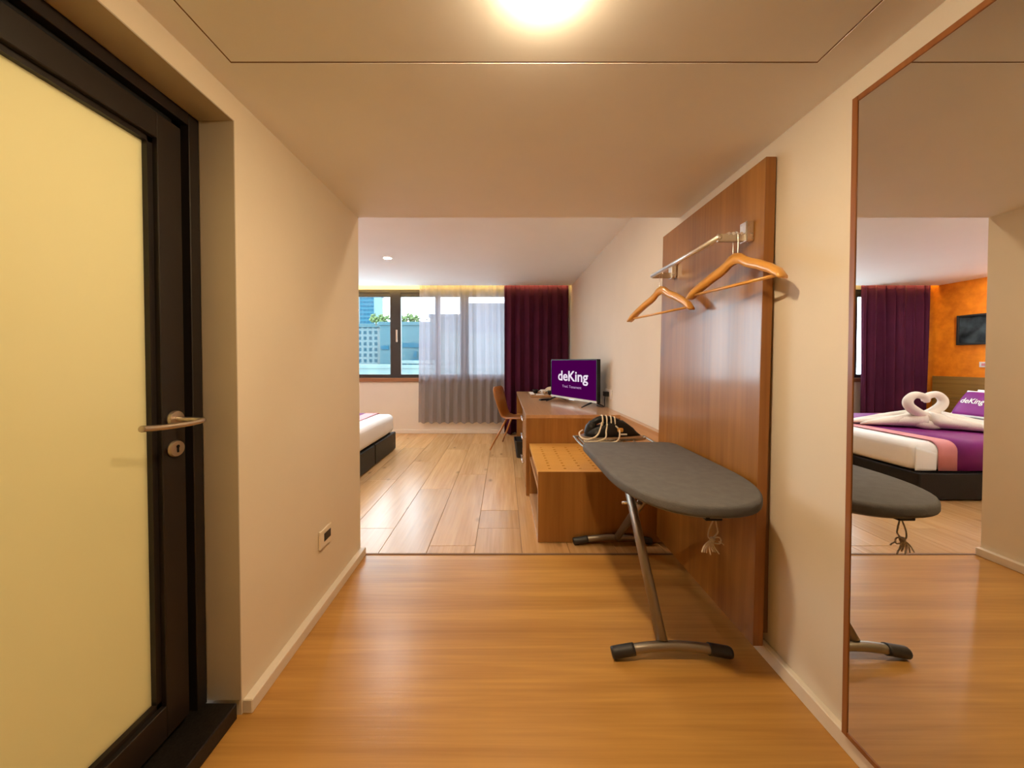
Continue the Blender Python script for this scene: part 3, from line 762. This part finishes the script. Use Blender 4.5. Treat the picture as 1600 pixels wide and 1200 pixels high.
# tie cord
bm = B()
cx, cy = 0.738, 1.236
tube(bm, smooth_path([(cx+0.004, cy, 0.692), (cx-0.012, cy, 0.655), (cx-0.016, cy, 0.628), (cx-0.004, cy-0.003, 0.616)], 6), 0.0026, 6)
tube(bm, smooth_path([(cx+0.008, cy, 0.692), (cx+0.016, cy, 0.655), (cx+0.016, cy, 0.640), (cx-0.002, cy+0.003, 0.618)], 6), 0.0026, 6)
tube(bm, smooth_path([(cx-0.004, cy, 0.616), (cx+0.012, cy-0.004, 0.628), (cx+0.026, cy-0.004, 0.622), (cx+0.024, cy-0.004, 0.606), (cx+0.006, cy-0.003, 0.606)], 6), 0.0026, 6)
tube(bm, smooth_path([(cx+0.022, cy, 0.610), (cx+0.034, cy, 0.604), (cx+0.040, cy, 0.598)], 4), 0.0022, 6)
for i in range(7):
    dx = -0.036+0.012*i*0.85
    tube(bm, smooth_path([(cx-0.004+0.002*i, cy, 0.618), (cx-0.010+dx*0.5, cy, 0.598), (cx-0.004+dx, cy+0.004*((i % 3)-1), 0.574-0.003*(i % 4))], 4), 0.0024, 6)
lathe(bm, [(0.004, -0.008), (0.009, -0.004), (0.009, 0.004), (0.004, 0.008)], (cx-0.002, cy, 0.618), 10)
obj('tie_cord', bm, M['cord'], ib, True, True)

# ------------------------------------------------------------------ steam iron on its rest
ir = thing('steam_iron', 'black steam iron with a beige cord wound round its handle on the iron rest', 'iron', (0.50, 2.30, ZB-0.022))
def tear(L0, L1, w, z, n=28):
    pts = []
    for i in range(n):
        a = 2*PI*i/n; x = (1-math.cos(a))/2
        prof_w = w*(1-x**2.2)**0.75*(min(1, x*7)**0.5)
        pts.append(Vector((L0+(L1-L0)*x, math.copysign(prof_w, math.sin(a)) if 0 < i < n else 0, z)))
    return pts
obj('soleplate', loft(B(), [tear(0, 0.425, 0.078, 0.0), tear(-0.002, 0.43, 0.080, 0.006), tear(-0.002, 0.43, 0.080, 0.018)]), M['chrome'], ir)
obj('heat_shield', loft(B(), [tear(0.0, 0.415, 0.078, 0.018), tear(0.0, 0.40, 0.076, 0.030)]), M['steel'], ir, smooth=False)
obj('water_tank', loft(B(), [tear(0.02, 0.395, 0.073, 0.030), tear(0.03, 0.365, 0.068, 0.055), tear(0.05, 0.345, 0.058, 0.078), tear(0.14, 0.31, 0.042, 0.104), tear(0.19, 0.275, 0.028, 0.128)]), M['black'], ir, smooth=True)
hp = smooth_path([(0.055, 0, 0.04), (0.065, 0, 0.075), (0.085, 0, 0.112), (0.13, 0, 0.135), (0.20, 0, 0.132), (0.255, 0, 0.108), (0.29, 0, 0.075)], 6)
obj('handle', tube(B(), hp, [0.036 if i < 9 else 0.030 if i < 12 else 0.022 for i in range(len(hp))], 12), M['black'], ir, smooth=True)
bm = B()
for x, z in ((0.135, 0.140), (0.162, 0.138), (0.190, 0.134), (0.215, 0.128)):
    tube(bm, [(x+0.004*math.sin(a), 0.030*math.cos(a)*1.05, z-0.030+(0.052 if math.sin(a) > 0 else 0.042)*math.sin(a)) for a in (2*PI*k_/20 for k_ in range(20))], 0.0048, 8, closed=True)
tube(bm, smooth_path([(0.13, -0.032, 0.12), (0.115, -0.055, 0.085), (0.085, -0.085, 0.045), (0.03, -0.088, 0.022), (-0.005, -0.05, 0.026), (-0.008, 0.0, 0.045), (0.02, 0.02, 0.06)], 7), 0.0052, 8)
tube(bm, smooth_path([(0.165, -0.032, 0.11), (0.150, -0.06, 0.07), (0.135, -0.086, 0.028), (0.06, -0.094, 0.008), (0.005, -0.07, 0.008)], 7), 0.0052, 8)
tube(bm, smooth_path([(0.215, -0.032, 0.10), (0.235, -0.055, 0.075), (0.225, -0.085, 0.03), (0.19, -0.095, 0.006), (0.10, -0.095, 0.006)], 7), 0.0052, 8)
obj('wound_cord', bm, M['iron_cord'], ir, smooth=True)
obj('side_badge', box(0.245, 0.285, -0.061, -0.052, 0.042, 0.052, bev=0.002, seg=1), M['white'], ir)
obj('copper_trim', box(0.225, 0.262, -0.058, -0.046, 0.060, 0.088, bev=0.008), M['hang'], ir)

# ------------------------------------------------------------------ bed
BX0, BX1, BY0, BY1 = -1.54, -4.35, 3.11, 4.98
bd = thing('bed', 'double bed with white bedding on black leather box bases', 'bed', (-2.9, 4.05, 0))
for a, b in ((BY0, 4.18), (4.19, BY1)):
    obj('base_box', box(BX1, BX0, a, b, 0.012, 0.250, bev=0.012), M['leather'], bd, True)
MT0, MT1, MA, MB = 0.252, 0.515, BY0+0.045, BY1-0.03
bm = box(BX1+0.03, BX0-0.005, MA, MB, MT0, MT1, bev=0.075, seg=5)
bmesh.ops.subdivide_edges(bm, edges=bm.edges[:], cuts=2, use_grid_fill=True)
for v in bm.verts:
    s = math.sin(v.co.x*9+v.co.z*7)*math.sin(v.co.y*7.3+1)
    v.co += Vector((0.004*s, 0.005*math.sin(v.co.x*14+v.co.z*20), 0.005*s))
obj('mattress', bm, M['linen'], bd, True, True)
# folded sheet corner on the near foot end
bm = B(); g = []
for j in range(9):
    t = j/8; row = []
    for i in range(13):
        s = i/12
        row.append(Vector((BX0-0.012-0.19*s+0.004*math.sin(i*2.1), MA-0.004-0.006*math.sin(PI*s), MT0+0.012+(0.215-0.06*s)*t)))
    g.append(row)
obj('sheet_tuck', sheet(bm, g), M['linen'], bd, True, True).modifiers.new('t', 'SOLIDIFY').thickness = 0.004

# runner draped across the bed
br = thing('bed_runner', 'purple bed runner with pink borders draped across the bed', 'bed runner', (-2.5, 4.05, MT1))
def cross(x, off):
    pts = []; r = 0.075
    def arc(cy, cz, a0, a1):
        for k_ in range(7):
            a = a0+(a1-a0)*k_/6; pts.append((cy+(r+off)*math.cos(a), cz+(r+off)*math.sin(a)))
    pts.append((MA-off, MT0+0.01)); arc(MA+r, MT1-r, PI, PI/2)
    for k_ in range(1, 14): pts.append((MA+r+(MB-MA-2*r)*k_/14, MT1+off))
    arc(MB-r, MT1-r, PI/2, 0); pts.append((MB+off, MT0+0.01))
    return [Vector((x, y, z)) for y, z in pts]
def strip(name, xa, xb, m, off):
    n = 6
    g = [cross(xa+(xb-xa)*i/n, off) for i in range(n+1)]
    o = obj(name, sheet(B(), g), m, br, True, True); o.modifiers.new('t', 'SOLIDIFY').thickness = 0.003; return o
strip('pink_border', -1.75, -1.92, M['pink'], 0.011); strip('purple_band', -1.92, -3.0, M['purple'], 0.011); strip('pink_border', -3.0, -3.22, M['pink'], 0.011)

# towel swans, facing each other as a heart
AX = Vector((-0.62, -0.36, 0)).normalized()      # from the far swan towards the near one
VXD = Vector((-1, 0, 0))
def swan(label, sgn):
    base_p = Vector((-2.41, 3.80, MT1+0.018))
    t = thing('towel_swan', label, 'towel swan', base_p)
    # neck in the plane of x (mirror image: left to right) and z ; local e = +-x
    e = VXD*sgn
    dep = Vector((0, 0.030*sgn, 0))
    ctrl = [(-0.06, 0.04), (-0.05, 0.07), (0.02, 0.115), (0.125, 0.165), (0.213, 0.235), (0.222, 0.300), (0.160, 0.350), (0.075, 0.342), (0.034, 0.305), (0.022, 0.275)]
    P = [e*a + Vector((0, 0, b)) + dep for a, b in ctrl]
    pts = smooth_path(P, 6); n = len(pts)
    rad = []
    for i in range(n):
        s = i/(n-1); rad.append(0.048 if s < 0.35 else 0.048-0.014*min(1, (s-0.35)/0.4) if s < 0.9 else 0.034-0.012*(s-0.9)/0.1)
    obj('neck', tube(B(), pts, rad, 14), M['towel'], t, smooth=True)
    # breast roll
    P = [e*a + Vector((0, b, c)) for a, b, c in ((-0.10, -0.01, 0.05), (-0.09, -0.05, 0.045), (0.0, -0.075, 0.035), (0.10, -0.055, 0.045), (0.155, 0.0, 0.085), (0.15, 0.05, 0.115))]
    pts = smooth_path(P, 6)
    obj('breast_roll', tube(B(), pts, [0.044]*len(pts), 12), M['towel'], t, smooth=True)
    # body and tail lying on the bed, folded lengthwise
    d = AX if sgn > 0 else -AX
    side = Vector((-d.y, d.x, 0)); secs = []
    for i in range(13):
        s = i/12; w = 0.17*(math.sin(PI*min(1, s*0.62+0.28)))**0.9*(1-0.35*s); h = 0.15*(1-s)**0.7+0.014
        c = d*(0.02+0.62*s); ring = []
        for k_ in range(18):
            a = 2*PI*k_/18; f = 1+0.13*math.cos(5*a+2*s)
            ring.append(c + side*(w*math.cos(a)) + Vector((0, 0, max(0.0, h*0.5+h*0.5*math.sin(a)*f))))
        secs.append(ring)
    obj('body_fold', loft(B(), secs), M['towel'], t, smooth=True)
    for q in (-1, 0.1, 1):
        secs = []
        for i in range(9):
            s = i/8; c = d*(0.12+0.42*s)+side*q*(0.06+0.05*s); ring = []
            w = 0.075*math.sin(PI*(0.2+0.75*s)); h = 0.13*(1-s)**0.8+0.018+0.03*(1-abs(q))
            for k_ in range(12):
                a = 2*PI*k_/12
                ring.append(c+side*w*math.cos(a)+Vector((0, 0, h*0.55+h*0.5*math.sin(a))))
            secs.append(ring)
        obj('wing_fold', loft(B(), secs), M['towel'], t, smooth=True)
swan('white towel folded as a swan, the left half of the heart on the bed', -1)
swan('white towel folded as a swan, the right half of the heart on the bed', 1)

# pillows
def cushion(name, label, c, L, Hh, T, lean_, m, cat='pillow'):
    """face looks +X, long side along Y, leaning back by lean_"""
    t = thing(name, label, cat, c); t.rotation_euler = (0, -lean_, 0)
    g = []; n = 14; bm = B(); front = []; back = []
    for j in range(n+1):
        r1, r2 = [], []
        for i in range(n+1):
            u, v = i/n*2-1, j/n*2-1
            th = T*((1-u**4)*(1-v**4))**0.5; pin = 1-0.06*(abs(u*v))**2
            y, z = u*L/2*(1-0.04*(1-v*v)*abs(u)), Hh/2+v*Hh/2*(1-0.04*(1-u*u)*abs(v))
            r1.append(Vector((th, y, z))); r2.append(Vector((-th, y, z)))
        front.append(r1); back.append(r2)
    sheet(bm, front); sheet(bm, back); bmesh.ops.remove_doubles(bm, verts=bm.verts, dist=0.0005)
    o = obj('filling', bm, m, t, smooth=True)
    return t, o
LEAN = math.atan2(0.24, 0.325)
cu, fi = cushion('throw_cushion', 'purple cushion with white border and deKing lettering on the bed', (-3.80, 4.465, MT1+0.012), 0.46, 0.41, 0.055, LEAN, M['linen'], 'cushion')
bm = B(); g = []; n = 12
for j in range(n+1):
    row = []
    for i in range(n+1):
        u, v = (i/n*2-1)*0.86, (j/n)*1.72-0.95
        v = -0.93+1.70*j/n
        th = 0.055*((1-u**4)*(1-min(1, abs(v))**4))**0.5+0.004
        row.append(Vector((th, u*0.23, 0.205+v*0.205)))
    g.append(row)
obj('purple_panel', sheet(bm, g), M['purple'], cu, smooth=True).modifiers.new('t', 'SOLIDIFY').thickness = 0.002
bm = text_bm('deKing', 0.225, 0.10, bold=0.012)
for v in bm.verts: v.co = Vector((0.058-v.co.y*1.0+0.004, 0.165-v.co.x, 0.150+v.co.z))
obj('logo_text', bm, M['white'], cu)
cushion('bed_pillow', 'white bed pillow propped behind the purple cushion', (-3.98, 4.36, MT1+0.012), 0.74, 0.42, 0.07, LEAN, M['linen'])[0]
hb = thing('headboard', 'long wooden headboard panel fixed along the orange wall', 'headboard', (XO+0.03, 4.4, 0.3))
obj('upper_board', box(XO+0.001, XO+0.035, 2.6, 5.895, 0.66, 1.0, bev=0.002, seg=1), M['head'], hb, True)
obj('lower_board', box(XO+0.001, XO+0.035, 2.6, 5.895, 0.30, 0.658, bev=0.002, seg=1), M['head'], hb, True)
pc = thing('framed_picture', 'dark framed grey picture on the orange wall, seen in the mirror', 'picture', (XO, 5.35, 1.73))
for a in ((5.575, 5.60, 1.50, 1.965), (5.10, 5.125, 1.50, 1.965), (5.125, 5.575, 1.94, 1.965), (5.125, 5.575, 1.50, 1.525)):
    obj('frame_rail', box(XO+0.001, XO+0.030, *a, bev=0.002, seg=1), M['winframe'], pc, True)
M['print'] = paint('grey_leaf_print', (0.035, 0.045, 0.05), var=0.9, scale=7, rough=0.4, bump=0)
obj('print', box(XO+0.002, XO+0.012, 5.125, 5.575, 1.525, 1.94), M['print'], pc, True)

# ------------------------------------------------------------------ the town outside
def winmat(name, wall, win, sx, sz, wx=0.55, wz=0.55, rough=0.6):
    m, nt, p = new_mat(name); setc(p, wall, rough, spec=0.05)
    tc = N(nt, 'ShaderNodeTexCoord'); sp = N(nt, 'ShaderNodeSeparateXYZ'); nt.links.new(tc.outputs['Object'], sp.inputs[0])
    def saw(out, per, duty):
        d = N(nt, 'ShaderNodeMath', operation='DIVIDE'); d.inputs[1].default_value = per; nt.links.new(out, d.inputs[0])
        f = N(nt, 'ShaderNodeMath', operation='FRACT'); nt.links.new(d.outputs[0], f.inputs[0])
        l = N(nt, 'ShaderNodeMath', operation='LESS_THAN'); l.inputs[1].default_value = duty; nt.links.new(f.outputs[0], l.inputs[0]); return l.outputs[0]
    mu = N(nt, 'ShaderNodeMath', operation='MULTIPLY')
    nt.links.new(saw(sp.outputs[0], sx, wx), mu.inputs[0]); nt.links.new(saw(sp.outputs[2], sz, wz), mu.inputs[1])
    mx = N(nt, 'ShaderNodeMix', data_type='RGBA'); nt.links.new(mu.outputs[0], mx.inputs[0])
    mx.inputs[6].default_value = (*wall, 1); mx.inputs[7].default_value = (*win, 1)
    nt.links.new(mx.outputs[2], p.inputs['Base Color']); return m
def pxr(u0, u1, v0, Y):
    s = 550/Y; return (u0-788)/s, (u1-788)/s, 1.25+(564-v0)/s
def building(name, label, u0, u1, v, Y, depth, m, zb=-45, roof=None, extra=None):
    xa, xb, zt = pxr(u0, u1, v, Y)
    t = thing(name, label, 'building', ((xa+xb)/2, Y+depth/2, zb))
    obj('wall', box(xa, xb, Y, Y+depth, zb, zt), m, t, True)
    p = 0.012*Y
    obj('parapet', box(xa-p*0.3, xb+p*0.3, Y-p*0.3, Y+depth+p*0.3, zt-p*0.5, zt+p*0.3), roof or m, t, True)
    return t, xa, xb, zt
M['c_tower'] = winmat('town_blue_glass', (0.019, 0.068, 0.097), (0.007, 0.042, 0.070), 3.2, 3.4, 0.8, 0.6, 0.3)
M['c_white'] = winmat('town_white_flats', (0.086, 0.099, 0.097), (0.022, 0.042, 0.051), 4.2, 5.0, 0.35, 0.35)
M['c_flats'] = winmat('town_flats', (0.070, 0.098, 0.106), (0.013, 0.040, 0.056), 2.3, 2.4, 0.55, 0.6)
M['c_blue'] = winmat('town_blue_wall', (0.034, 0.072, 0.085), (0.029, 0.065, 0.080), 9, 40, 0.5, 0.5)
M['c_dark'] = plain('town_dark_band', (0.010, 0.05, 0.08), 0.8, spec=0.0)
M['c_pale'] = winmat('town_pale_roofs', (0.086, 0.119, 0.116), (0.077, 0.107, 0.109), 6, 30)
M['c_grey'] = winmat('town_grey_blocks', (0.056, 0.083, 0.092), (0.037, 0.061, 0.076), 3.0, 3.2, 0.5, 0.45)
M['leaf'] = paint('tree_leaves', (0.060, 0.095, 0.030), var=0.5, scale=0.8, rough=0.8, bump=0)
M['c_ground'] = paint('town_ground', (0.50, 0.51, 0.51), var=0.1, scale=0.05, rough=0.9, bump=0)
M['bark'] = paint('tree_bark', (0.10, 0.07, 0.05), var=0.3, scale=3, rough=0.9, bump=0)
building('glass_tower', 'tall blue glass tower seen through the left casement', 562.5, 585, 455, 300, 22, M['c_tower'])
building('apartment_block', 'white apartment tower at the left edge of the window view', 500, 545, 440, 190, 15, M['c_white'])
building('apartment_block', 'pale blue flats with dense rows of windows below the glass tower', 530, 590, 508, 150, 6, M['c_flats'], roof=M['c_blue'])
t, xa, xb, zt = building('low_block', 'blue grey block with rooftop trees seen through the casements', 594, 676, 505, 125, 20, M['c_blue'])
s = 550/125
for (u0, u1, v0, v1) in ((596, 608, 540, 546), (630, 676, 536, 543), (646, 652, 549, 559), (642, 670, 561, 564)):
    obj('dark_band', box((u0-788)/s, (u1-788)/s, 124.6, 125.05, 1.25+(564-v1)/s, 1.25+(564-v0)/s), M['c_dark'], t, True)
t, xa, xb, zt = building('roof_terrace', 'pale terrace building along the bottom of the window view', 520, 800, 572, 95, 14, M['c_pale'])
t2, xa, xb, zt = building('roof_terrace', 'white roof hut with square windows above the pale terrace', 626, 700, 565, 96, 8, M['c_pale'])
s = 550/96
for u in (630, 638.5, 646, 654, 662, 670): obj('window', box((u-788)/s, (u+5.2-788)/s, 95.85, 96.02, 1.25+(564-574)/s, 1.25+(564-567)/s), M['c_dark'], t2, True)
building('city_block', 'grey blue block behind the sheer curtain', 672, 735, 493, 170, 20, M['c_grey'])
building('city_block', 'taller grey blue block beside the aubergine curtain', 732, 860, 476, 210, 20, M['c_grey'])
building('city_block', 'pale low block in front of the grey ones behind the sheer', 690, 900, 522, 120, 15, M['c_pale'])
for u, v, r in ((588, 500, 4.6), (600, 497, 5.2), (636, 498, 5.4), (648, 500, 4.6)):
    Y = 132; s = 550/Y; tr_ = thing('roof_tree', {588: 'small rooftop tree left of the window mullion', 600: 'larger rooftop tree just left of the window mullion', 636: 'bushy rooftop tree just right of the window mullion', 648: 'rooftop tree against the edge of the sheer curtain'}[u], 'tree', ((u-788)/s, Y, 1.25+(564-507)/s))
    bm = B(); rr = random.Random(int(u))
    for i in range(60):
        a, b, c = rr.gauss(0, 0.45), rr.gauss(0, 0.3), rr.gauss(0, 0.3)
        bmesh.ops.create_icosphere(bm, subdivisions=1, radius=rr.uniform(0.25, 0.6), matrix=Matrix.Translation((a*r*0.6, b*r*0.5, r*0.42+c*r*0.45)))
    obj('crown', bm, M['leaf'], tr_)
    obj('trunk', tube(B(), [(0, 0, -0.5), (0.1, 0, r*0.5)], [0.25, 0.1], 8), M['bark'], tr_)
gd = obj('ground_outside', box(-600, 600, 20, 900, -46, -45), M['c_ground']); gd['kind'] = 'structure'
